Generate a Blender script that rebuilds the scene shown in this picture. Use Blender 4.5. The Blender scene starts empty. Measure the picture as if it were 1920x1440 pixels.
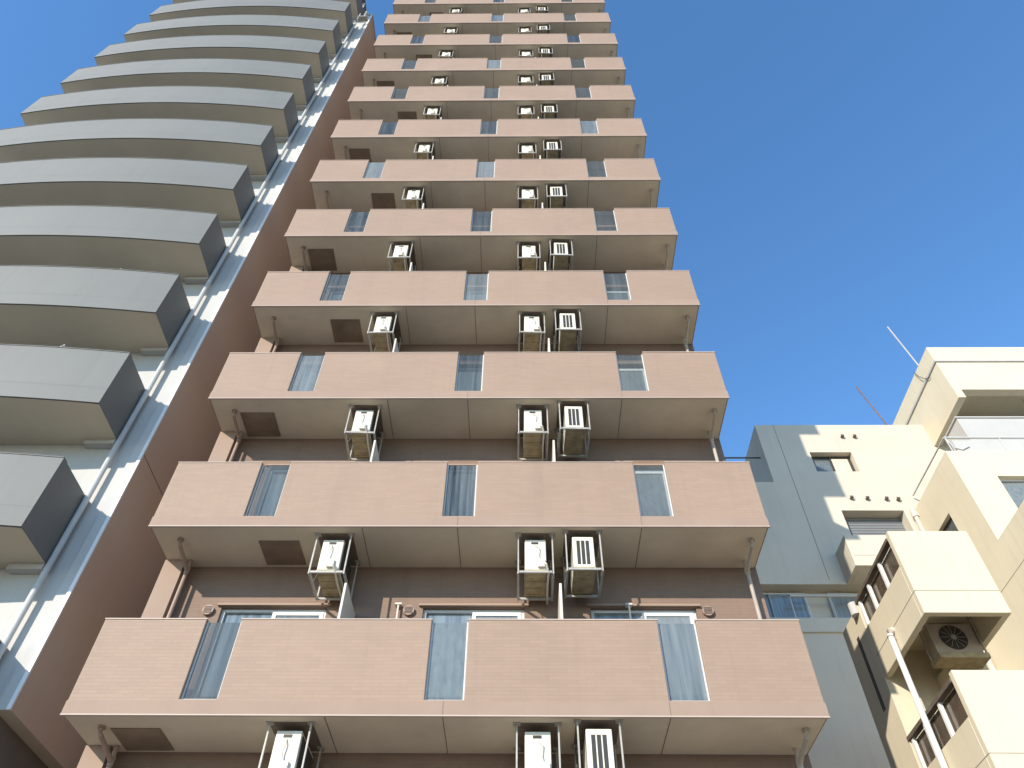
import bpy, bmesh, math, random
from mathutils import Vector, Matrix
random.seed(7)
C = bpy.context.scene.collection
SC = bpy.context.scene

# ------------------------------------------------------------------ camera
F_PX, PITCH, ROLL, YAW = 1426.7244, 0.86236772, 0.01234023, -0.01818718
fw = Vector((math.sin(YAW)*math.cos(PITCH), math.cos(YAW)*math.cos(PITCH), math.sin(PITCH)))
rt = Vector((math.cos(YAW), -math.sin(YAW), 0)); up = rt.cross(fw)
r2 = math.cos(ROLL)*rt + math.sin(ROLL)*up; u2 = r2.cross(fw)
cam = bpy.data.cameras.new('camera'); co = bpy.data.objects.new('camera', cam); C.objects.link(co)
m3 = Matrix((r2, u2, -fw)).transposed()
co.matrix_world = m3.to_4x4()            # the eye is the origin; the ground lies 1.6 m below it
cam.sensor_fit = 'HORIZONTAL'; cam.sensor_width = 36.0; cam.lens = F_PX/1920*36
cam.clip_start = 0.05; cam.clip_end = 6000
SC.camera = co

# ------------------------------------------------------------------ light
SUN = Vector((-0.69, -1.0, 0.53)).normalized()          # towards the sun
EL = math.asin(SUN.z); ROT = math.atan2(SUN.x, SUN.y)
w = bpy.data.worlds.new('World'); SC.world = w; w.use_nodes = True
nt = w.node_tree; nt.nodes.clear()
sky = nt.nodes.new('ShaderNodeTexSky'); sky.sky_type = 'NISHITA'; sky.sun_disc = False
sky.sun_elevation = EL; sky.sun_rotation = ROT; sky.altitude = 0
sky.air_density = 1.0; sky.dust_density = 0.0; sky.ozone_density = 3.0
bg = nt.nodes.new('ShaderNodeBackground'); bg.inputs['Strength'].default_value = 0.15
ow = nt.nodes.new('ShaderNodeOutputWorld')
hs = nt.nodes.new('ShaderNodeHueSaturation'); hs.inputs['Saturation'].default_value = 1.15
nt.links.new(sky.outputs[0], hs.inputs['Color']); nt.links.new(hs.outputs[0], bg.inputs[0]); nt.links.new(bg.outputs[0], ow.inputs[0])
sl = bpy.data.lights.new('sun', 'SUN'); sl.energy = 2.65; sl.angle = math.radians(0.5); sl.color = (1.0, 0.91, 0.785)
so = bpy.data.objects.new('sun', sl); C.objects.link(so)
so.rotation_euler = (-SUN).to_track_quat('-Z', 'Y').to_euler(); so.location = (-30, -40, 60)
SC.view_settings.view_transform = 'Standard'; SC.view_settings.look = 'None'
SC.view_settings.exposure = 1.12; SC.view_settings.gamma = 1.0; SC.view_settings.use_curve_mapping = False
SC.cycles.max_bounces = 10; SC.cycles.diffuse_bounces = 5

# ------------------------------------------------------------------ materials
def N(t, ty, **kw):
    n = t.nodes.new(ty)
    for k, v in kw.items():
        if hasattr(n, k): setattr(n, k, v)
        else: n.inputs[k].default_value = v
    return n

def paint(name, col, rough=0.7, var=0.10, scale=0.9, streak=0.0, tile=None, tile_dark=0.86, bump=0.0, bscale=60, spec=0.3, metal=0.0):
    """A painted / tiled surface with soft mottling, optional rain streaks and a tile or plaster relief (world position)."""
    m = bpy.data.materials.new(name); m.use_nodes = True; t = m.node_tree; L = t.links.new
    b = t.nodes['Principled BSDF']; b.inputs['Roughness'].default_value = rough
    b.inputs['Specular IOR Level'].default_value = spec; b.inputs['Metallic'].default_value = metal
    geo = N(t, 'ShaderNodeNewGeometry')
    n1 = N(t, 'ShaderNodeTexNoise', Scale=scale, Detail=5.0, Roughness=0.6); L(geo.outputs['Position'], n1.inputs['Vector'])
    r1 = N(t, 'ShaderNodeMapRange'); r1.inputs[1].default_value = 0.3; r1.inputs[2].default_value = 0.7
    r1.inputs[3].default_value = 1-var; r1.inputs[4].default_value = 1+var*0.6; L(n1.outputs['Fac'], r1.inputs[0])
    fac = r1.outputs[0]
    if streak:
        mp = N(t, 'ShaderNodeMapping'); mp.inputs['Scale'].default_value = (5.0, 5.0, 0.22); L(geo.outputs['Position'], mp.inputs[0])
        n2 = N(t, 'ShaderNodeTexNoise', Scale=1.0, Detail=6.0, Roughness=0.65); L(mp.outputs[0], n2.inputs['Vector'])
        r2_ = N(t, 'ShaderNodeMapRange'); r2_.inputs[1].default_value = 0.52; r2_.inputs[2].default_value = 0.78
        r2_.inputs[3].default_value = 1.0; r2_.inputs[4].default_value = 1-streak; L(n2.outputs['Fac'], r2_.inputs[0])
        mu = N(t, 'ShaderNodeMath', operation='MULTIPLY'); L(fac, mu.inputs[0]); L(r2_.outputs[0], mu.inputs[1]); fac = mu.outputs[0]
    hgt = None
    if tile:
        sx = N(t, 'ShaderNodeSeparateXYZ'); L(geo.outputs['Position'], sx.inputs[0])
        ad = N(t, 'ShaderNodeMath', operation='ADD'); L(sx.outputs[0], ad.inputs[0]); L(sx.outputs[1], ad.inputs[1])
        cx = N(t, 'ShaderNodeCombineXYZ'); L(ad.outputs[0], cx.inputs[0]); L(sx.outputs[2], cx.inputs[1])
        br = N(t, 'ShaderNodeTexBrick'); br.inputs['Scale'].default_value = 1.0
        br.inputs['Brick Width'].default_value = tile[0]; br.inputs['Row Height'].default_value = tile[1]
        br.inputs['Mortar Size'].default_value = tile[2]; br.inputs['Mortar Smooth'].default_value = 0.3
        br.inputs['Color1'].default_value = (1, 1, 1, 1); br.inputs['Color2'].default_value = (0.93, 0.93, 0.93, 1)
        br.inputs['Mortar'].default_value = (tile_dark, tile_dark, tile_dark, 1); br.offset = tile[3]
        L(cx.outputs[0], br.inputs['Vector'])
        mu = N(t, 'ShaderNodeMath', operation='MULTIPLY'); L(fac, mu.inputs[0]); L(br.outputs['Color'], mu.inputs[1]); fac = mu.outputs[0]
        inv = N(t, 'ShaderNodeMath', operation='SUBTRACT'); inv.inputs[0].default_value = 1.0; L(br.outputs['Fac'], inv.inputs[1]); hgt = inv.outputs[0]
    mix = N(t, 'ShaderNodeVectorMath', operation='SCALE'); mix.inputs[0].default_value = col; L(fac, mix.inputs['Scale'])
    L(mix.outputs[0], b.inputs['Base Color'])
    if bump:
        bp = N(t, 'ShaderNodeBump'); bp.inputs['Strength'].default_value = bump; bp.inputs['Distance'].default_value = 0.01
        nb = N(t, 'ShaderNodeTexNoise', Scale=bscale, Detail=4.0); L(geo.outputs['Position'], nb.inputs['Vector'])
        if hgt:
            a2 = N(t, 'ShaderNodeMath', operation='MULTIPLY_ADD'); L(nb.outputs['Fac'], a2.inputs[0]); a2.inputs[1].default_value = 0.5; L(hgt, a2.inputs[2]); L(a2.outputs[0], bp.inputs['Height'])
        else: L(nb.outputs['Fac'], bp.inputs['Height'])
        L(bp.outputs[0], b.inputs['Normal'])
    return m

def glass(name, c1, c2, clear=0.0, rough=0.06, fold=0.0):
    """Window glass: tinted, mirror-glossy; fold > 0 shows the folds of a curtain hanging close behind it; clear lets light through."""
    m = bpy.data.materials.new(name); m.use_nodes = True; t = m.node_tree; L = t.links.new
    b = t.nodes['Principled BSDF']; b.inputs['Roughness'].default_value = rough; b.inputs['IOR'].default_value = 1.5
    b.inputs['Specular IOR Level'].default_value = 0.7
    geo = N(t, 'ShaderNodeNewGeometry'); oi = N(t, 'ShaderNodeObjectInfo')
    mp = N(t, 'ShaderNodeMapping'); mp.inputs['Scale'].default_value = (14, 14, 0.5) if fold else (16, 16, 7)
    L(geo.outputs['Position'], mp.inputs[0])
    n = N(t, 'ShaderNodeTexNoise', Scale=1.0, Detail=4.0, Roughness=0.6); L(mp.outputs[0], n.inputs['Vector'])
    a = N(t, 'ShaderNodeMath', operation='MULTIPLY_ADD'); L(oi.outputs['Random'], a.inputs[0]); a.inputs[1].default_value = 0.5; L(n.outputs['Fac'], a.inputs[2])
    r = N(t, 'ShaderNodeMapRange'); r.inputs[1].default_value = 0.45; r.inputs[2].default_value = 1.05; L(a.outputs[0], r.inputs[0])
    mx = N(t, 'ShaderNodeMix', data_type='RGBA'); L(r.outputs[0], mx.inputs['Factor'])
    mx.inputs['A'].default_value = (*c1, 1); mx.inputs['B'].default_value = (*c2, 1); L(mx.outputs['Result'], b.inputs['Base Color'])
    if clear:
        tr = N(t, 'ShaderNodeBsdfTransparent'); tr.inputs[0].default_value = (0.74, 0.77, 0.77, 1)
        ms = N(t, 'ShaderNodeMixShader'); rr = N(t, 'ShaderNodeMapRange'); L(oi.outputs['Random'], rr.inputs[0])
        rr.inputs[3].default_value = clear*0.75; rr.inputs[4].default_value = min(0.95, clear*1.25)
        L(rr.outputs[0], ms.inputs[0]); L(b.outputs[0], ms.inputs[1]); L(tr.outputs[0], ms.inputs[2])
        L(ms.outputs[0], t.nodes['Material Output'].inputs[0])
    return m

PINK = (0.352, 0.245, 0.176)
M = {
 'pink_tile': paint('pink_tile', PINK, 0.62, 0.06, 0.6, 0.06, (0.235, 0.05, 0.0035, 0.5), 0.86, 0.25, 140),
 'pink_edge': paint('pink_edge', (0.34, 0.24, 0.18), 0.75, 0.07, 1.2, 0.05, None, 0, 0.12, 90),
 'pink_trim': paint('pink_trim', (0.50, 0.40, 0.33), 0.6, 0.06, 3),
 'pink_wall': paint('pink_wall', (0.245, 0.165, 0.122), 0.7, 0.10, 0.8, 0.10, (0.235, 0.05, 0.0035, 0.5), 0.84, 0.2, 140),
 'soffit': paint('soffit', (0.67, 0.575, 0.435), 0.85, 0.15, 0.7, 0.06, None, 0, 0.10, 50),
 'joint': paint('joint', (0.22, 0.18, 0.14), 0.9, 0.2, 4),
 'hatch': paint('hatch', (0.24, 0.175, 0.12), 0.55, 0.30, 2.5, 0, None, 0, 0.1, 20),
 'pipe_pink': paint('pipe_pink', (0.34, 0.235, 0.18), 0.5, 0.15, 3),
 'pipe_dull': paint('pipe_dull', (0.42, 0.36, 0.30), 0.5, 0.15, 3),
 'pipe_pale': paint('pipe_pale', (0.62, 0.57, 0.50), 0.45, 0.10, 3),
 'board': paint('board', (0.66, 0.60, 0.50), 0.6, 0.10, 2),
 'alu': paint('alu', (0.62, 0.62, 0.60), 0.4, 0.08, 4, spec=0.5),
 'white_frame': paint('white_frame', (0.78, 0.77, 0.74), 0.4, 0.05, 5),
 'dark_frame': paint('dark_frame', (0.06, 0.055, 0.05), 0.45, 0.1, 5),
 'ac_white': paint('ac_white', (0.72, 0.675, 0.565), 0.42, 0.08, 5, 0.08),
 'ac_base': paint('ac_base', (0.40, 0.32, 0.19), 0.8, 0.35, 7, 0, None, 0, 0.3, 40),
 'ac_dark': paint('ac_dark', (0.05, 0.047, 0.042), 0.5, 0.2, 6),
 'steel': paint('steel', (0.42, 0.39, 0.34), 0.45, 0.20, 9, spec=0.5),
 'rust_steel': paint('rust_steel', (0.14, 0.11, 0.085), 0.6, 0.30, 9),
 'soffit_shade': paint('soffit_shade', (0.20, 0.155, 0.115), 0.7, 0.3, 5),
 'grey_paint': paint('grey_paint', (0.176, 0.178, 0.164), 0.60, 0.06, 0.5, 0.08, None, 0, 0.06, 80),
 'grey_side': paint('grey_side', (0.15, 0.155, 0.15), 0.60, 0.05, 0.6, 0.05, None, 0, 0.06, 80),
 'cream_soffit': paint('cream_soffit', (0.60, 0.53, 0.41), 0.85, 0.10, 0.5, 0, None, 0, 0.08, 50),
 'white_wall': paint('white_wall', (0.50, 0.485, 0.455), 0.7, 0.05, 0.8, 0.06, None, 0, 0.12, 70),
 'brown_wall': paint('brown_wall', (0.56, 0.44, 0.335), 0.7, 0.06, 0.35, 0.05, None, 0, 0.10, 70),
 'grey_pipe': paint('grey_pipe', (0.52, 0.52, 0.50), 0.45, 0.08, 3),
 'cream': paint('cream', (0.60, 0.548, 0.45), 0.75, 0.06, 0.6, 0.10, None, 0, 0.15, 60),
 'cream_warm': paint('cream_warm', (0.66, 0.59, 0.44), 0.75, 0.06, 0.7, 0.10, None, 0, 0.15, 60),
 'cream_dark': paint('cream_dark', (0.30, 0.26, 0.20), 0.8, 0.12, 0.8, 0.1, None, 0, 0.1, 60),
 'blue_door': paint('blue_door', (0.30, 0.36, 0.38), 0.5, 0.15, 1.5, 0.2),
 'roof_and_shade': paint('roof_and_shade', (0.16, 0.15, 0.14), 0.8, 0.1, 2),
 'antenna': paint('antenna', (0.20, 0.12, 0.09), 0.5, 0.2, 9),
 'antenna_pale': paint('antenna_pale', (0.50, 0.47, 0.45), 0.4, 0.1, 9),
 'ground': paint('ground', (0.29, 0.265, 0.225), 0.9, 0.15, 0.25, 0, None, 0, 0.2, 30),
 'asphalt': paint('asphalt', (0.075, 0.073, 0.070), 0.9, 0.25, 1.5, 0, None, 0, 0.4, 80),
 'line_paint': paint('line_paint', (0.72, 0.71, 0.68), 0.8, 0.15, 3),
 'vent_dark': paint('vent_dark', (0.13, 0.10, 0.08), 0.6, 0.3, 20),
 'pane_blue': glass('pane_blue', (0.10, 0.135, 0.16), (0.31, 0.365, 0.39), 0, 0.10, 1),
 'pane_grey': glass('pane_grey', (0.12, 0.14, 0.145), (0.23, 0.25, 0.25), 0, 0.12),
 'pane_dark': glass('pane_dark', (0.035, 0.04, 0.045), (0.10, 0.11, 0.115), 0, 0.05),
 'panel_glass': glass('panel_glass', (0.07, 0.085, 0.09), (0.30, 0.33, 0.335), 0.70, 0.12, 1),
 'recess_shade': paint('recess_shade', (0.20, 0.21, 0.215), 0.55, 0.06, 2),
 'panel_frosted': glass('panel_frosted', (0.13, 0.16, 0.165), (0.33, 0.375, 0.38), 0.55, 0.25, 0),
 'panel_streaked': glass('panel_streaked', (0.02, 0.027, 0.03), (0.36, 0.385, 0.38), 0.5, 0.15, 1),
 'panel_pale': glass('panel_pale', (0.16, 0.19, 0.20), (0.42, 0.45, 0.45), 0.5, 0.15, 1),
 'blind': paint('blind', (0.66, 0.57, 0.44), 0.8, 0.08, 2, 0.1),
}

# ------------------------------------------------------------------ mesh helper
ATS = {}
class MB:
    def __init__(s): s.v = []; s.f = []; s.m = []
    def face(s, pts, m=0):
        i = len(s.v); s.v += [tuple(p) for p in pts]; s.f.append(list(range(i, i+len(pts)))); s.m.append(m); return s
    def hexa(s, p, m=0, ms=None):
        """p: 8 corners, bottom ring 0-3 then top ring 4-7; ms: materials per face (bottom, top, 4 sides)"""
        i = len(s.v); s.v += [tuple(q) for q in p]
        fs = [(3, 2, 1, 0), (4, 5, 6, 7), (0, 1, 5, 4), (1, 2, 6, 5), (2, 3, 7, 6), (3, 0, 4, 7)]
        for k, q in enumerate(fs): s.f.append([i+a for a in q]); s.m.append(ms[k] if ms else m)
        return s
    def box(s, x0, x1, y0, y1, z0, z1, m=0, ms=None):
        """sides in ms: bottom, top, front(-y), right(+x), back(+y), left(-x)"""
        return s.hexa([(x0, y0, z0), (x1, y0, z0), (x1, y1, z0), (x0, y1, z0), (x0, y0, z1), (x1, y0, z1), (x1, y1, z1), (x0, y1, z1)], m, ms)
    def extrude(s, pts, d, m=0):
        """closed outline pts (3D) pushed along d"""
        n = len(pts); i = len(s.v); d = Vector(d)
        s.v += [tuple(p) for p in pts] + [tuple(Vector(p)+d) for p in pts]
        s.f.append(list(range(i, i+n))); s.m.append(m); s.f.append(list(range(i+2*n-1, i+n-1, -1))); s.m.append(m)
        for k in range(n):
            s.f.append([i+k, i+n+k, i+n+(k+1) % n, i+(k+1) % n]); s.m.append(m)
        return s
    def tube(s, path, r, n=10, m=0):
        P = [Vector(p) for p in path]; rings = []
        for k, p in enumerate(P):
            d = (P[min(k+1, len(P)-1)]-P[max(k-1, 0)]).normalized()
            a = d.cross(Vector((0, 0, 1)) if abs(d.z) < 0.9 else Vector((1, 0, 0))).normalized(); b = d.cross(a)
            i = len(s.v); s.v += [tuple(p+r*(math.cos(2*math.pi*q/n)*a+math.sin(2*math.pi*q/n)*b)) for q in range(n)]; rings.append(i)
        for i, j in zip(rings, rings[1:]):
            for q in range(n): s.f.append([i+q, i+(q+1) % n, j+(q+1) % n, j+q]); s.m.append(m)
        s.f.append([rings[0]+q for q in range(n)][::-1]); s.m.append(m)
        s.f.append([rings[-1]+q for q in range(n)]); s.m.append(m); return s
    def disc(s, c, r, axis, t, n=20, m=0):
        c = Vector(c); a = Vector(axis).normalized(); return s.tube([c, c+a*t], r, n, m)
    def wall(s, x0, x1, z0, z1, y, holes, depth, m=0, back=None):
        """a front wall at y with rectangular holes (hx0,hx1,hz0,hz1) whose reveals run back by depth"""
        xs = sorted({x0, x1, *[h[0] for h in holes], *[h[1] for h in holes]}); zs = sorted({z0, z1, *[h[2] for h in holes], *[h[3] for h in holes]})
        for a, b in zip(xs, xs[1:]):
            for c, d in zip(zs, zs[1:]):
                cx, cz = (a+b)/2, (c+d)/2
                if any(h[0] < cx < h[1] and h[2] < cz < h[3] for h in holes): continue
                s.face([(a, y, c), (b, y, c), (b, y, d), (a, y, d)], m)
        for h in holes:
            a, b, c, d = h[:4]; D = h[4] if len(h) > 4 else depth; Y = y+D
            s.face([(a, y, c), (a, Y, c), (a, Y, d), (a, y, d)], m); s.face([(b, y, c), (b, y, d), (b, Y, d), (b, Y, c)], m)
            s.face([(a, y, c), (b, y, c), (b, Y, c), (a, Y, c)], m); s.face([(a, y, d), (a, Y, d), (b, Y, d), (b, y, d)], m)
            s.face([(a, Y, c), (b, Y, c), (b, Y, d), (a, Y, d)], m if back is None else back)
        return s
    def build(s, name, mats, parent=None, at=None, bevel=0, smooth=False, fixn=True):
        pa = ATS.get(parent.name, Vector((0, 0, 0))) if parent else Vector((0, 0, 0))
        at = Vector(at) if at is not None else (pa if parent else Vector((0, 0, 0)))
        me = bpy.data.meshes.new(name); me.from_pydata([tuple(Vector(v)-at) for v in s.v], [], s.f)
        for k in (mats if isinstance(mats, (list, tuple)) else [mats]): me.materials.append(M[k])
        me.polygons.foreach_set('material_index', s.m)
        if fixn:
            b = bmesh.new(); b.from_mesh(me); bmesh.ops.recalc_face_normals(b, faces=b.faces); b.to_mesh(me); b.free()
        if smooth: me.polygons.foreach_set('use_smooth', [True]*len(me.polygons))
        me.update(); o = bpy.data.objects.new(name, me); C.objects.link(o)
        if parent: o.parent = parent
        o.location = at-pa; ATS[o.name] = at
        if bevel:
            bv = o.modifiers.new('edge', 'BEVEL'); bv.width = bevel; bv.segments = 2; bv.limit_method = 'ANGLE'; bv.angle_limit = math.radians(40)
        return o

def thing(name, at, label, cat, group=None):
    o = bpy.data.objects.new(name, None); o.empty_display_size = 0.3; C.objects.link(o); o.location = at; ATS[o.name] = Vector(at)
    o['label'] = label; o['category'] = cat
    if group: o['group'] = group
    return o
def kids(o): return [c for c in C.objects if c.parent == o]
def dup(o, parent=None, shift=(0, 0, 0)):
    """a copy of an object with copies of its parts and sub-parts"""
    c = o.copy(); C.objects.link(c); c.location = o.location+Vector(shift)
    if parent is not None: c.parent = parent
    for k in kids(o): dup(k, c)
    return c
def structure(o): o['kind'] = 'structure'; return o

H = 2.9                 # storey height
G = -1.6                # ground level below the eye

# ------------------------------------------------------------------ ground
structure(MB().box(-700, 700, -700, 900, G-1.0, G).build('ground', 'ground'))
structure(MB().box(-700, 700, -13, -4.5, G+0.0005, G+0.004).build('road', 'asphalt'))
mk = MB()
for k in range(-20, 20): mk.box(k*8, k*8+4, -8.8, -8.65, G+0.0045, G+0.008)
structure(mk.build('road_markings', 'line_paint'))

# ------------------------------------------------------------------ pink tower
Z0, YP, YW, XL, XR, PH = 4.383, 9.0546, 10.0815, -5.6215, 3.7121, 1.3147
NLEV = 14
tower = thing('apartment_tower', (-0.95, YW, G), 'tall salmon pink apartment tower with straight stacked balconies and glass slots', 'building')
WX = [(-4.56, -2.95), (-1.49, 0.05), (1.05, 2.64)]
holes = []
for k in range(-1, NLEV):
    for a, b in WX: holes.append((a, b, Z0+k*H+0.22, Z0+k*H+2.17))
TOP = Z0+NLEV*H+1.2
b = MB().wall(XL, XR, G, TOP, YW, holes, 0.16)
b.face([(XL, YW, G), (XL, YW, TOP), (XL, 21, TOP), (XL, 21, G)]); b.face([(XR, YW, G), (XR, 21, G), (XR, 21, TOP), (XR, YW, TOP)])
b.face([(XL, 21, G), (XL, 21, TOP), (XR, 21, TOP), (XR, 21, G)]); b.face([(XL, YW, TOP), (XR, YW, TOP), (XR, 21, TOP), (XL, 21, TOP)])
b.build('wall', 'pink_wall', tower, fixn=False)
# upright at the left end of the wall
b = MB()
for k in range(0, NLEV): b.box(XL+0.003, -5.30, YW-0.20, YW-0.003, Z0+(k-1)*H+0.16, Z0+k*H-0.003)
b.build('pilaster', 'pink_edge', tower)

SL = [(-4.24, -3.77), (-1.20, -0.71), (1.82, 2.33)]
def balcony(z, lev):
    o = MB()
    T = 0.14
    out = [(XL, z+0.008), (XR, z+0.008), (XR, z+PH)]
    for a, c in reversed(SL): out += [(c, z+PH), (c, z+0.205), (a, z+0.205), (a, z+PH)]
    out += [(XL, z+PH)]
    o.extrude([(x, YP, zz) for x, zz in out], (0, T, 0), 0)
    for x0, x1 in ((XL, XL+T), (XR-T, XR)): o.box(x0, x1, YP+T+0.001, YW-0.002, z+0.008, z+PH, 0)
    bal = o.build('balcony', ['pink_tile'], tower, (-0.95, YP, z), bevel=0.012)
    e = MB().box(XL-0.004, XR+0.004, YP-0.006, YP-0.0005, z+0.009, z+0.18)
    for x in (-0.96, 1.81): e.box(x-0.006, x+0.006, YP-0.0075, YP-0.0065, z+0.004, z+0.18, 1)
    e.build('slab_edge', ['pink_edge', 'joint'], bal)
    MB().box(XL-0.006, XR+0.006, YP-0.012, YP+0.024, z-0.008, z+0.0075).build('drip_strip', 'pink_trim', bal)
    MB().box(XL+0.03, XR-0.03, YP+0.032, YW-0.003, z, z+0.0072).box(XL+T+0.002, XR-T-0.002, YP+T+0.002, YW-0.003, z+0.0073, z+0.15).build('slab', 'soffit', bal)
    for x in (-0.96, 1.81, -2.40): MB().box(x-0.005, x+0.005, YP+0.035, YW-0.01, z-0.004, z-0.0005).build('soffit_joint', 'joint', bal)
    cp = MB(); xs = [XL]+[q for s in SL for q in s]+[XR]
    for a, c in zip(xs[::2], xs[1::2]): cp.box(a-0.004, c+0.004, YP-0.006, YP+T+0.01, z+PH+0.0005, z+PH+0.016)
    cp.build('coping', 'pink_trim', bal)
    hx = -5.13 if lev % 2 == 0 else -4.03
    MB().box(hx, hx+0.62, 9.40, 10.0, z-0.016, z-0.0005).build('escape_hatch', 'hatch', bal)
    for a, c in SL:
        g = MB().box(a+0.002, c-0.002, YP+0.060, YP+0.066, z+0.208, z+PH-0.012).build('glass_panel', 'panel_glass', bal, ((a+c)/2, YP, z+0.2))
        f = MB()
        f.box(a+0.001, a+0.020, YP+0.050, YP+0.076, z+0.21, z+PH-0.006); f.box(c-0.020, c-0.001, YP+0.050, YP+0.076, z+0.21, z+PH-0.006)
        f.box(a+0.021, c-0.021, YP+0.050, YP+0.076, z+0.2055, z+0.228)
        f.build('panel_frame', 'alu', bal)
    for x in (-2.52, 0.56):
        MB().box(x-0.018, x+0.018, YP+T+0.06, YW-0.004, z+0.16, z+2.04).build('partition_board', 'board', bal, bevel=0.006)
    return bal
bals = [balcony(Z0, 0), balcony(Z0+H, 1)]            # the hatches are staggered floor by floor
for k in range(2, NLEV): dup(bals[k % 2], tower, (0, 0, (k-k % 2)*H))
# panels differ from flat to flat: clear, frosted and mottled, or pale
gl = [o for o in C.objects if o.name.split('.')[0] == 'glass_panel']
gl.sort(key=lambda o: (round(o.parent.location.z, 2), o.location.x))
for i, o in enumerate(gl):
    kind = {0: 'panel_glass', 1: 'panel_frosted', 2: 'panel_pale', 3: 'panel_glass'}.get(i) or random.choice(['panel_glass', 'panel_glass', 'panel_streaked', 'panel_pale'])
    if kind != 'panel_glass':
        o.material_slots[0].link = 'OBJECT'; o.material_slots[0].material = M[kind]

def window(x0, x1, z0, z1, y, parent, fm, pm, sash=None, split=True, name='window'):
    """frame + panes as a sliding window; sash = material of the pane in the right-hand sash"""
    f = MB(); t = 0.045; xm = (x0+x1)/2
    f.box(x0, x1, y, y+0.07, z1-t, z1); f.box(x0, x1, y, y+0.07, z0, z0+t)
    f.box(x0, x0+t, y, y+0.07, z0+t, z1-t); f.box(x1-t, x1, y, y+0.07, z0+t, z1-t)
    w_ = f.build(name, 'dark_frame' if fm == 'dark_frame' else 'alu', parent, ((x0+x1)/2, y, z0))
    MB().box(x0+t, xm-0.002, y+0.045, y+0.053, z0+t, z1-t).build('pane', pm, w_)
    s = MB(); a, c = xm-0.02, x1-t-0.002; zz0, zz1, e = z0+t+0.002, z1-t-0.002, 0.055
    s.box(a, c, y-0.012, y+0.03, zz1-e, zz1); s.box(a, c, y-0.012, y+0.03, zz0, zz0+e)
    s.box(a, a+e, y-0.012, y+0.03, zz0+e, zz1-e); s.box(c-e, c, y-0.012, y+0.03, zz0+e, zz1-e)
    s.build('sash', fm, w_)
    MB().box(a+e, c-e, y+0.004, y+0.012, zz0+e, zz1-e).build('pane', sash or pm, w_)
    return w_
protos = [window(a+0.003, c-0.003, Z0+0.223, Z0+2.167, YW+0.06, tower, 'white_frame', 'pane_blue', 'pane_grey') for a, c in WX]
for p in protos:
    for k in [-1]+list(range(1, NLEV)): dup(p, tower, (0, 0, k*H))
# lintel caps, round vents, small brackets by each window
lm = []
def fittings(z):
    b = MB()
    for a, c in WX: b.box(a-0.06, c+0.06, YW-0.05, YW-0.002, z+2.18, z+2.215)
    b.build('window_hood', 'pink_edge', tower)
    for x in (-4.74, -1.70, 2.80):
        v = MB().disc((x, YW-0.001, z+2.10), 0.085, (0, -1, 0), 0.05, 18)
        o = v.build('vent_cap', 'pipe_pink', tower, (x, YW, z+2.1))
        g = MB()
        for i in range(5): g.box(x-0.06, x+0.06, YW-0.058, YW-0.0525, z+2.045+i*0.024, z+2.055+i*0.024)
        g.build('vent_grille', 'vent_dark', o)
    b = MB()
    for x in (-1.86, 1.62): b.box(x-0.05, x+0.05, YW-0.09, YW-0.002, z+2.17, z+2.20); b.box(x-0.012, x+0.012, YW-0.08, YW-0.06, z+1.7, z+2.17)
    b.build('pole_bracket', 'pipe_pale', tower)
for k in range(-1, NLEV): fittings(Z0+k*H)
# rain pipes inside the two ends of the balconies
for x, sg in ((3.50, 1), (-5.22, -1)):
    p = MB(); y = 9.90
    p.tube([(x, y, G), (x, y, TOP-0.5)], 0.030, 12)
    for k in range(NLEV):
        z = Z0+k*H
        p.tube([(x, 9.36, z-0.002), (x, 9.36, z-0.05), (x, 9.39, z-0.09), (x, 9.80, z-0.17), (x, 9.86, z-0.20)], 0.030, 10)
        p.tube([(x, y, z-0.26), (x, y, z-0.14)], 0.040, 12); p.tube([(x, 9.36, z-0.03), (x, 9.36, z-0.0015)], 0.048, 12)
    p.build('drain_pipe', 'pipe_dull' if sg > 0 else 'pipe_pink', tower, smooth=False)

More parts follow.
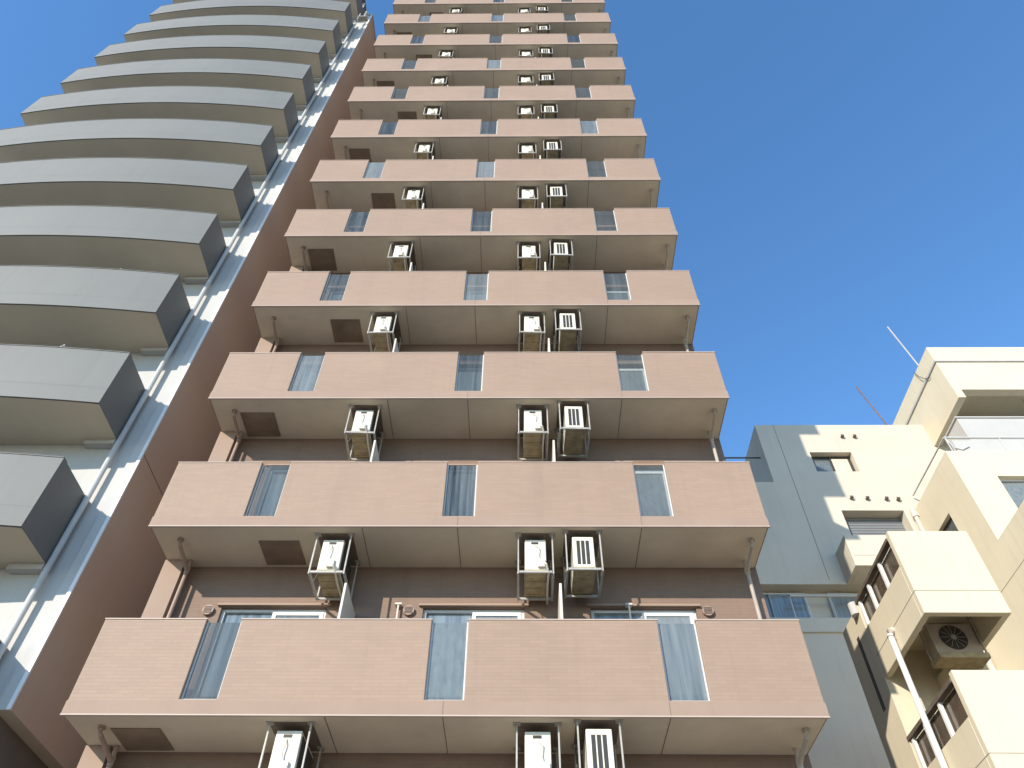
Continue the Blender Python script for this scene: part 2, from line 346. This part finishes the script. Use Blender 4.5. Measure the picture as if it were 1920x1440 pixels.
# ------------------------------------------------------------------ air conditioners hanging under the balconies
ORD = ['lowest', 'second lowest', 'third lowest', 'fourth lowest', 'fifth lowest', 'sixth lowest', 'seventh lowest', 'eighth lowest', 'ninth lowest', 'tenth lowest', 'eleventh lowest', 'twelfth lowest', 'thirteenth lowest']
COLS = [(-2.84, 9.27, 'left', 'on its own at the left'), (0.197, 9.27, 'middle', 'left one of the close pair'), (0.935, 9.19, 'right', 'right one of the close pair')]
def air_con(x, y, ztop, label, kind):
    zb = ztop-0.63; wd, d = 0.158, 0.74
    r = thing('air_conditioner', (x, y+d/2, zb), label, 'air conditioner', 'air conditioners hanging under the pink balconies')
    c = MB().box(x-wd, x+wd, y, y+d, zb+0.003, ztop-0.085).build('casing', 'ac_white', r, bevel=0.012)
    bs = MB().box(x-wd-0.004, x+wd+0.004, y-0.004, y+d+0.004, zb-0.022, zb+0.002)
    for q in range(4): bs.box(x-wd+0.02, x+wd-0.02, y+0.10+q*0.16, y+0.13+q*0.16, zb-0.034, zb-0.0225)
    bs.build('base_pan', 'ac_base', r)
    if kind == 'right':
        g = MB()
        for q in range(3): g.box(x-0.098+q*0.068, x-0.050+q*0.068, y-0.006, y-0.0005, zb+0.05, ztop-0.16)
        g.build('side_grille', 'ac_dark', r)
    else:
        g = MB().box(x-0.06, x+0.045, y-0.006, y-0.0005, ztop-0.17, ztop-0.135); g.build('handle_recess', 'ac_dark', r)
        v = MB(); xo = x+0.085 if kind == 'middle' else x+0.03
        v.box(xo-0.055, xo+0.055, y-0.045, y-0.0008, zb+0.03, zb+0.17); v.build('valve_cover', 'ac_white', r, bevel=0.01)
        h = MB()
        h.tube([(xo-0.02, y-0.02, zb+0.175), (xo-0.05, y-0.04, zb+0.26), (xo-0.03, y-0.03, zb+0.37), (x-0.01, y-0.010, ztop-0.19)], 0.008, 6)
        h.tube([(xo+0.03, y-0.046, zb+0.10), (xo+0.07, y-0.10, zb+0.03), (xo+0.10, y-0.02, zb-0.06), (xo+0.09, y+0.30, zb-0.07), (xo+0.10, y+0.8, zb-0.05)], 0.016, 8)
        h.build('refrigerant_hose', 'pipe_pale', r)
    f = MB(); ex = 0.255
    for sx in (-1, 1):
        for yy in (y-0.02, y+d-0.08):
            xx = x+sx*ex; f.box(xx-0.010, xx+0.010, yy-0.014, yy+0.014, zb-0.085, ztop-0.012); f.box(xx-0.045, xx+0.045, yy-0.045, yy+0.045, ztop-0.0115, ztop-0.0045)
        f.box(x+sx*ex-0.016, x+sx*ex+0.016, y+0.0, y+d-0.10, zb-0.072, zb-0.04)
    for yy in (y-0.02, y+d-0.08): f.box(x-ex+0.0165, x+ex-0.0165, yy-0.014, yy+0.014, zb-0.068, zb-0.035)
    f.build('hanger_frame', 'steel', r)
    MB().box(x-0.27, x+0.27, y-0.05, y+d+0.02, ztop-0.0040, ztop-0.0008).build('shade_plate', 'soffit_shade', r)  # dark sheet stands in for the shadow zone around the unit
    sd = MB().box(x+wd+0.0005, x+wd+0.012, y+0.06, y+d-0.06, zb+0.05, ztop-0.13); sd.build('fan_grille', 'ac_dark', r)
    b = MB()
    for q in range(1): b.tube([(x-ex, y+d*0.35, zb-0.04+0.0*q), (x-ex, y+d*0.8, ztop-0.05)], 0.009, 6)
    b.build('brace', 'rust_steel', r)
    return r
NAC = 13
for x, y, kind, where in COLS:
    p = None
    for k in range(NAC):
        lab = ('white air conditioner hanging under the %s pink balcony, %s' % (ORD[k], where))
        if p is None: p = air_con(x, y, Z0, lab, kind)
        else:
            c = dup(p, None, (random.uniform(-0.025, 0.025), random.uniform(-0.02, 0.02), k*H)); c['label'] = lab
            c.rotation_euler.z = random.uniform(-0.035, 0.035)

# ------------------------------------------------------------------ grey tower with bowed balconies
GX0, GX1, GY, GZ, GPH, GW = -16.65, -7.848, 9.395, 7.5455, 1.491, 10.50
FX, FY, FZ0, FTOP = -7.213, 10.42, 5.11, 39.75
grey = thing('apartment_tower', (-12, GW, G), 'grey apartment tower with bowed balconies and a white edged brown side wall', 'building')
GTOP = GZ+12*H
WXG = [(-15.6, -13.6), (-13.1, -11.1), (-10.6, -8.9)]
gh = [(a, c, GZ+k*H+0.25, GZ+k*H+2.2) for k in range(-2, 12) for a, c in WXG]
b = MB().wall(GX0-0.3, -7.45, G, FTOP, GW, [h for h in gh if h[3] < FTOP], 0.15)
b.wall(GX0-0.3, -7.95, FTOP, GTOP, GW, [h for h in gh if h[2] > FTOP], 0.15)
b.face([(-7.95, GW, FTOP), (-7.95, 24, FTOP), (-7.95, 24, GTOP), (-7.95, GW, GTOP)], 1)  # side face coloured dark to carry its shade
b.face([(GX0-0.3, GW, G), (GX0-0.3, GW, GTOP), (GX0-0.3, 24, GTOP), (GX0-0.3, 24, G)])
b.face([(GX0-0.3, GW, GTOP), (-7.95, GW, GTOP), (-7.95, 24, GTOP), (GX0-0.3, 24, GTOP)])
b.face([(-7.45, GW, G), (-7.45, 24, G), (-7.45, 24, FZ0), (-7.45, GW, FZ0)], 1)  # dark colour stands in for the passage lying in shadow
b.face([(GX0-0.3, 24, G), (GX0-0.3, 24, GTOP), (-7.45, 24, GTOP), (-7.45, 24, G)])
b.build('wall', ['white_wall', 'roof_and_shade'], grey, fixn=False)
# the side wall with its white front edge
s = MB().box(-7.449, FX, FY, 24, FZ0, FTOP, ms=[2, 0, 0, 1, 1, 0])
s.build('side_wall', ['white_wall', 'brown_wall', 'cream_soffit'], grey)
MB().box(FX-0.05, FX+0.012, FY-0.035, FY-0.001, FZ0-0.01, FTOP+0.012).build('edge_trim', 'white_frame', grey)
MB().box(FX+0.0005, FX+0.006, FY+0.01, 23.9, 10.105, 10.12).build('wall_joint', 'joint', grey)
MB().box(-7.52, FX+0.03, FY-0.05, 24.05, FTOP+0.013, FTOP+0.12).build('wall_cap', 'white_wall', grey)
def arc(x): return 9.14+0.01555*(x+11.9)**2
def grey_balcony(z):
    n = 28; th = 0.12; o = MB(); sl = MB(); cp = MB()
    P = [(GX0+(GX1-GX0)*i/n, arc(GX0+(GX1-GX0)*i/n)) for i in range(n+1)]
    for (xa, ya), (xb, yb) in zip(P, P[1:]):
        zb, zt = z+0.008, z+GPH
        o.face([(xa, ya, zb), (xb, yb, zb), (xb, yb, zt), (xa, ya, zt)], 0)
        o.face([(xa, ya+th, zb), (xa, ya+th, zt), (xb, yb+th, zt), (xb, yb+th, zb)], 0)
        o.face([(xa, ya, zt), (xb, yb, zt), (xb, yb+th, zt), (xa, ya+th, zt)], 0)
        o.face([(xa, ya, zb), (xa, ya+th, zb), (xb, yb+th, zb), (xb, yb, zb)], 0)
        sl.face([(xa, ya+0.03, z), (xa, GW-0.003, z), (xb, GW-0.003, z), (xb, yb+0.03, z)], 0)
        sl.face([(xa, ya+th-0.01, z+0.16), (xb, yb+th-0.01, z+0.16), (xb, GW-0.003, z+0.16), (xa, GW-0.003, z+0.16)], 0)
        cp.hexa([(xa, ya-0.012, zt+0.0005), (xb, yb-0.012, zt+0.0005), (xb, yb+th+0.012, zt+0.0005), (xa, ya+th+0.012, zt+0.0005),
                 (xa, ya-0.012, zt+0.018), (xb, yb-0.012, zt+0.018), (xb, yb+th+0.012, zt+0.018), (xa, ya+th+0.012, zt+0.018)])
    for x0, x1 in ((GX0, GX0+th), (GX1-th, GX1)):
        o.box(x0, x1, max(arc(x0), arc(x1))+0.0005, GW-0.003, z+0.008, z+GPH, 0)
    bal = o.build('balcony', ['grey_paint'], grey, (-12, GY, z), fixn=False)
    sl.build('slab', 'cream_soffit', bal, fixn=False)
    cp.build('coping', 'grey_paint', bal)
    jn = MB()
    for (xa, ya), (xb, yb) in zip(P, P[1:]): jn.face([(xa, ya-0.0015, z+0.40), (xb, yb-0.0015, z+0.40), (xb, yb-0.0015, z+0.409), (xa, ya-0.0015, z+0.409)])
    jn.build('panel_joint', 'grey_side', bal, fixn=False)
    MB().box(-13.3, -12.7, 9.98, 10.38, z-0.014, z-0.0005).build('escape_hatch', 'hatch', bal)
    MB().box(-8.45, -7.86, GW-0.16, GW-0.003, z-0.11, z-0.003).build('drip_ledge', 'white_wall', bal)
    MB().tube([(-9.3, 9.62, z+1.0), (-9.3, 9.55, z+1.72), (-9.33, 9.42, z+1.80), (-9.36, 9.40, z+1.70)], 0.018, 8).build('laundry_hook', 'white_frame', bal)
    return bal
g0 = grey_balcony(GZ)
for k in [-2, -1]+list(range(1, 12)): dup(g0, grey, (0, 0, k*H))
gp = [window(a+0.003, c-0.003, GZ+0.253, GZ+2.197, GW+0.05, grey, 'white_frame', 'pane_dark', 'pane_grey') for a, c in WXG]
for p in gp:
    for k in [-2, -1]+list(range(1, 12)): dup(p, grey, (0, 0, k*H))
# rain pipe in the corner, with wall clips
p = MB().tube([(-7.78, 10.36, G), (-7.78, 10.36, FTOP-1.5)], 0.052, 14)
p.build('drain_pipe', 'grey_pipe', grey)
p = MB().box(-7.66, -7.2, 10.05, 10.29, FTOP-1.5, FTOP-1.42); p.tube([(-7.6, 10.1, FTOP-2.1), (-7.6, 10.1, FTOP-0.9)], 0.03, 8); p.tube([(-7.35, 10.1, FTOP-1.42), (-7.35, 10.1, FTOP-0.6)], 0.05, 8)
p.build('pipe_bracket', 'steel', grey)
b = MB().box(-16.2, -8.0, 9.6, 24, GTOP+0.001, GTOP+0.3); b.box(-15, -9, 13, 22, GTOP+0.301, GTOP+3)
b.build('roof', 'roof_and_shade', grey)

# ------------------------------------------------------------------ cream building on the right
cr = thing('apartment_building', (12.5, 19, G), 'cream stepped apartment building with protruding balcony boxes and a rooftop penthouse', 'building')
YB = 19.0
wh = [(9.97, 11.40, 17.63, 18.53, 0.35), (10.24, 12.22, 13.45, 15.94, 0.45), (5.6, 12.0, 11.60, 13.16, 0.45)]
b = MB().wall(8.40, 20.0, 17.15, 19.89, YB, wh[:1], 0.35)
b.wall(4.6, 20.0, G, 17.15, YB, wh[1:], 0.45)
b.face([(8.4, YB, 17.15), (8.4, YB, 19.89), (8.4, 21.3, 19.89), (8.4, 21.3, 17.15)])
b.face([(8.4, YB, 19.89), (20, YB, 19.89), (20, 30, 19.89), (8.4, 30, 19.89)]); b.face([(4.6, YB, 17.15), (8.4, YB, 17.15), (8.4, 30, 17.15), (4.6, 30, 17.15)])
b.face([(4.6, YB, G), (4.6, YB, 17.15), (4.6, 30, 17.15), (4.6, 30, G)])
b.build('wall', ['cream'], cr, fixn=False)
MB().box(9.045, 9.06, YB-0.004, YB-0.0005, 13.3, 19.885).build('wall_joint', 'joint', cr)
window(9.975, 11.395, 17.635, 18.525, YB+0.22, cr, 'dark_frame', 'pane_grey', 'blind')
sh = MB().box(10.245, 12.215, YB+0.38, YB+0.42, 13.455, 15.935)  # grey slatted panel stands in for the shaded reveal of the deep window
for i in range(24): sh.box(10.246, 12.214, YB+0.366, YB+0.3795, 13.46+i*0.103, 13.545+i*0.103)
sh.build('recess_shade', 'recess_shade', cr)
wn = window(6.2, 8.35, 11.605, 13.10, YB+0.35, cr, 'blue_door', 'pane_blue', 'pane_blue')
window(9.0, 11.5, 11.605, 13.10, YB+0.35, cr, 'blue_door', 'pane_blue', 'pane_grey')
# side window of the upper volume and the little extractor caps
v = MB()
for x, z in ((11.32, 19.25), (11.75, 19.25), (10.72, 16.42), (11.22, 16.40), (11.83, 16.38), (12.20, 16.36)):
    v.disc((x, YB-0.001, z), 0.055, (0, -1, 0), 0.07, 12); v.box(x-0.05, x+0.05, YB-0.10, YB-0.072, z-0.01, z+0.06)
v.build('extractor_cap', 'vent_dark', cr)
# recessed balcony parapet and handrail
MB().box(4.61, 10.5, YB-0.06, YB+0.12, 11.57, 12.02).build('parapet', 'cream', cr, bevel=0.015)
r = MB().tube([(7.75, YB+0.02, 12.78), (10.1, YB+0.02, 12.78)], 0.042, 10)
for x in (7.75, 8.9, 10.1): r.tube([(x, YB+0.05, 12.0), (x, YB+0.05, 12.78)], 0.025, 8)
r.build('handrail', 'grey_pipe', cr)
r = MB().tube([(4.7, YB+0.3, 18.55), (8.35, YB+0.3, 18.55)], 0.03, 8)
for x in (4.7, 5.9, 7.1): r.tube([(x, YB+0.3, 17.15), (x, YB+0.3, 18.55)], 0.02, 8)
rr = r.build('roof_railing', 'rust_steel', cr)
# small balcony box on the wall
b = MB().box(9.52, 12.49, 18.10, 18.22, 13.17, 14.25); b.box(9.52, 9.64, 18.221, YB-0.002, 13.17, 14.25); b.box(9.641, 12.49, 18.221, YB-0.002, 13.17, 13.33)
b.build('balcony', 'cream', cr, bevel=0.01)
MB().box(9.6, 12.45, 18.096, 18.0995, 13.52, 13.53).build('wall_joint', 'cream_dark', cr)
# forward volume A with terrace parapet, lower terrace L
AX, AY, AZ, LZ = 12.5, 16.2, 15.85, 12.6
wa = [(13.55, 15.6, 13.62, 14.86)]
b = MB().wall(AX, 20, LZ-0.5, AZ, AY, wa, 0.25)
b.face([(AX+0.15, AY+0.15, AZ-0.9), (20, AY+0.15, AZ-0.9), (20, YB, AZ-0.9), (AX+0.15, YB, AZ-0.9)])
sw = (17.45, 18.7, 13.3, 14.55)
# left face with its window, built as a wall in y
ys = [AY, sw[0], sw[1], YB]; zs = [G, sw[2], sw[3], AZ]
for i in range(3):
    for j in range(3):
        if i == 1 and j == 1: continue
        b.face([(AX, ys[i], zs[j]), (AX, ys[i], zs[j+1]), (AX, ys[i+1], zs[j+1]), (AX, ys[i+1], zs[j])])
for q in (sw[0], sw[1]): b.face([(AX, q, sw[2]), (AX+0.2, q, sw[2]), (AX+0.2, q, sw[3]), (AX, q, sw[3])])
for q in (sw[2], sw[3]): b.face([(AX, sw[0], q), (AX+0.2, sw[0], q), (AX+0.2, sw[1], q), (AX, sw[1], q)])
b.face([(AX, AY, AZ), (20, AY, AZ), (20, AY+0.15, AZ), (AX, AY+0.15, AZ)]); b.face([(AX, AY+0.15, AZ), (AX+0.15, AY+0.15, AZ), (AX+0.15, YB, AZ), (AX, YB, AZ)])
b.face([(AX+0.15, AY+0.15, AZ), (AX+0.15, YB, AZ), (AX+0.15, YB, AZ-0.9), (AX+0.15, AY+0.15, AZ-0.9)]); b.face([(AX+0.15, AY+0.15, AZ), (20, AY+0.15, AZ), (20, AY+0.15, AZ-0.9), (AX+0.15, AY+0.15, AZ-0.9)])
b.build('upper_storey', 'cream_warm', cr, fixn=False)
window(13.555, 15.595, 13.625, 14.855, AY+0.15, cr, 'alu', 'pane_grey', 'pane_dark')
f = MB(); f.box(AX+0.12, AX+0.17, sw[0], sw[0]+0.05, sw[2], sw[3]); f.box(AX+0.12, AX+0.17, sw[1]-0.05, sw[1], sw[2], sw[3]); f.box(AX+0.12, AX+0.17, sw[0]+0.05, sw[1]-0.05, sw[3]-0.05, sw[3]); f.box(AX+0.12, AX+0.17, 18.05, 18.10, sw[2], sw[3]-0.05)
sf = f.build('window', 'dark_frame', cr, (AX, 18, 13.4)); MB().box(AX+0.135, AX+0.145, sw[0]+0.05, sw[1]-0.05, sw[2], sw[3]-0.05).build('pane', 'pane_dark', sf)
b = MB().box(AX, 20, 7.0, AY-0.001, G, LZ); b.build('lower_terrace', 'cream_warm', cr)
MB().box(AX-0.004, AX-0.0005, 7.2, YB-0.01, 11.62, 11.635).build('wall_joint', 'cream_dark', cr)
# terrace railing
r = MB().tube([(12.75, 16.28, 16.48), (20, 16.28, 16.48)], 0.035, 10)
for x in (12.78, 14.4, 16.0, 17.6): r.tube([(x, 16.28, 15.84), (x, 16.28, 16.48)], 0.02, 8)
r.tube([(12.78, 16.28, 16.46), (12.9, 16.28, 16.05), (13.1, 16.28, 15.98), (13.35, 16.28, 16.12)], 0.018, 8)
r.tube([(12.75, 16.28, 16.48), (12.7, 18.9, 16.48)], 0.025, 8)
r.build('terrace_railing', 'grey_pipe', cr)
MB().box(12.95, 20, 16.30, 16.34, 15.86, 16.40).build('railing_panel', 'white_wall', cr)
# corner pipe
p = MB().tube([(12.42, 18.86, 10), (12.42, 18.86, 15.9)], 0.07, 12); p.tube([(12.42, 18.86, 15.55), (12.42, 18.86, 15.75)], 0.10, 12); p.build('drain_pipe', 'pipe_pale', cr)
# penthouse T
b = MB()
b.box(14.37, 14.62, 16.70, 21.5, 18.80, 20.62)
b.box(14.621, 20, 16.70, 17.0, 19.18, 20.62); b.box(14.621, 20, 17.001, 21.5, 20.3, 20.60)
b.box(14.41, 20, 16.74, 21.5, 20.70, 21.52)
b.build('penthouse', 'cream_warm', cr, bevel=0.012)
MB().box(14.32, 20, 16.65, 21.5, 20.621, 20.699).build('roof_gutter', 'white_wall', cr)
MB().box(14.62, 20, 19.4, 19.6, 14.96, 20.29).build('penthouse_wall', 'cream_warm', cr)
MB().tube([(14.36, 17.9, 21.5), (14.33, 17.75, 21.1), (14.29, 17.5, 20.68), (14.34, 17.3, 20.5)], 0.012, 6).build('cable', 'dark_frame', cr)
MB().tube([(16.55, 16.9, 18.9), (16.3, 16.5, 17.6), (15.75, 16.24, 16.65), (15.45, 16.22, 16.2)], 0.012, 6).build('cable', 'dark_frame', cr)
b = MB().box(14.1, 17.5, 17.0, 17.9, 14.96, 18.10); b.box(14.05, 17.55, 16.96, 17.94, 18.101, 18.16); b.build('terrace_cabinet', 'white_wall', cr, bevel=0.01)
# balcony stack B / C
SX0, SX1, SY0, SY1 = 7.2, 8.75, 12.0, 14.30
b = MB().box(SX0, SX1, SY1+0.001, 15.4, G, 9.37); b.box(SX0+1.0, SX1, SY1-0.9, SY1-0.001, 4.97, 7.70); b.box(8.751, 12.49, 14.6, 18.9, G, 4.0)
b.build('stair_block', 'cream_warm', cr)
MB().box(SX0-0.003, SX0-0.0005, 14.72, 14.86, 7.3, 8.9).build('slit_window', 'dark_frame', cr)
def box_balcony(z, mat='cream_warm', xr=SX1, ht=1.83, spike=False):
    o = MB()
    o.box(SX0, xr, SY0, SY0+0.13, z, z+ht)
    o.box(SX0, SX0+0.13, SY0+0.131, SY1-0.002, z, z+1.09)
    o.box(xr-0.13, xr, SY0+0.131, SY1-0.002, z, z+ht)
    # a slab open in the middle below: rim, then the deck above it
    o.box(SX0+0.131, xr-0.131, SY0+0.131, SY1-0.002, z+0.58, z+0.70)
    bal = o.build('balcony', mat, cr, (SX0, SY0, z), bevel=0.012)
    MB().box(SX0-0.003, xr+0.003, SY0-0.004, SY0-0.0005, z+0.455, z+0.465).build('wall_joint', 'cream_dark', bal)
    MB().box(SX0-0.004, SX0-0.0005, SY0, SY1-0.01, z+0.455, z+0.465).build('wall_joint', 'cream_dark', bal)
    MB().box(SX0-0.02, SX0+0.10, SY0+0.131, SY1+0.02, z+1.68, z+1.75).build('top_rail', 'rust_steel', bal)
    for yy in (12.85, 13.58, 14.2): MB().box(SX0+0.01, SX0+0.07, yy-0.035, yy+0.035, z+1.091, z+1.679).build('rail_post', 'white_frame', bal)
    MB().box(SX0+0.10, SX0+0.104, SY0+0.14, SY1-0.02, z+1.10, z+1.67).build('rail_panel', 'pane_bronze', bal)
    return bal
M['pane_bronze'] = glass('pane_bronze', (0.10, 0.075, 0.055), (0.22, 0.17, 0.12), 0.25, 0.1)
box_balcony(7.72); box_balcony(4.80, 'cream_warm', 10.2)
MB().tube([(SX0-0.09, 13.28, G), (SX0-0.09, 13.28, 8.06)], 0.055, 12).build('drain_pipe', 'white_frame', cr)
MB().tube([(SX0-0.09, 13.28, 8.0), (SX0-0.06, 13.28, 8.12), (SX0+0.02, 13.28, 8.14)], 0.075, 12).build('pipe_elbow', 'pipe_pale', cr)
MB().tube([(SX0-0.02, 14.42, 9.2), (SX0-0.02, 14.42, 9.48)], 0.11, 14).build('pipe_hopper', 'white_wall', cr)

# condenser unit standing in the shade below the upper box
u = thing('air_conditioner', (8.15, 13.15, 7.4), 'dusty outdoor unit with round fan, tucked under cream balcony box', 'air conditioner')
ux0, ux1, uy0, uy1, uz0, uz1 = 7.74, 8.56, 13.0, 13.3, 7.50, 8.12
MB().box(ux0, ux1, uy0, uy1, uz0, uz1).build('casing', 'pipe_dull', u, bevel=0.015)  # dull casing colour holds dirt and the deep shade under the box
MB().disc((8.12, uy0-0.002, 7.83), 0.25, (0, -1, 0), 0.012, 28).build('fan_grille', 'ac_dark', u)
g = MB()
for k in range(12):
    a = k*math.pi/6; g.box(8.155, 8.125, uy0-0.02, uy0-0.0145, 7.83, 7.831) if k < 0 else g.tube([(8.12+0.05*math.cos(a), uy0-0.018, 7.83+0.05*math.sin(a)), (8.12+0.23*math.cos(a), uy0-0.018, 7.83+0.23*math.sin(a))], 0.004, 5)
g.disc((8.12, uy0-0.0145, 7.83), 0.05, (0, -1, 0), 0.01, 16); g.build('grille_spoke', 'steel', u)
MB().box(ux0-0.05, ux1+0.05, uy0-0.05, uy1+0.05, uz0-0.10, uz0-0.002).build('support_tray', 'ac_base', u)
f = MB()
for xx in (ux0-0.03, ux1+0.03): f.box(xx-0.015, xx+0.015, uy0-0.03, uy0, uz0-0.1, 8.29); f.box(xx-0.015, xx+0.015, uy1, uy1+0.03, uz0-0.1, 8.29)
f.box(ux0-0.0145, ux1+0.0145, uy1+0.002, uy1+0.028, 8.24, 8.27); f.build('hanger_frame', 'steel', u)

# ------------------------------------------------------------------ antennas
def antenna(name, base, tip, mat, label, side):
    r = thing(name, base, label, 'antenna'); bs, tp = Vector(base), Vector(tip)
    MB().tube([bs, bs.lerp(tp, 0.5), tp], 0.026, 8).build('mast', mat, r)
    e = MB()
    for t_, l in side:
        c = bs.lerp(tp, t_); e.tube([c-Vector((0, 0.0, l)), c], 0.010, 6)
    e.build('element', mat, r)
antenna('roof_antenna', (14.02, 20, 19.9), (13.40, 20, 23.15), 'antenna', 'rusty brown antenna mast leaning over the cream roof edge', [(0.58, 0.22), (0.60, 0.15)])
antenna('roof_antenna', (14.44, 17.6, 21.52), (14.10, 17.5, 23.77), 'antenna_pale', 'pale slender antenna mast beside the cream penthouse roof', [(0.8, 0.05)])
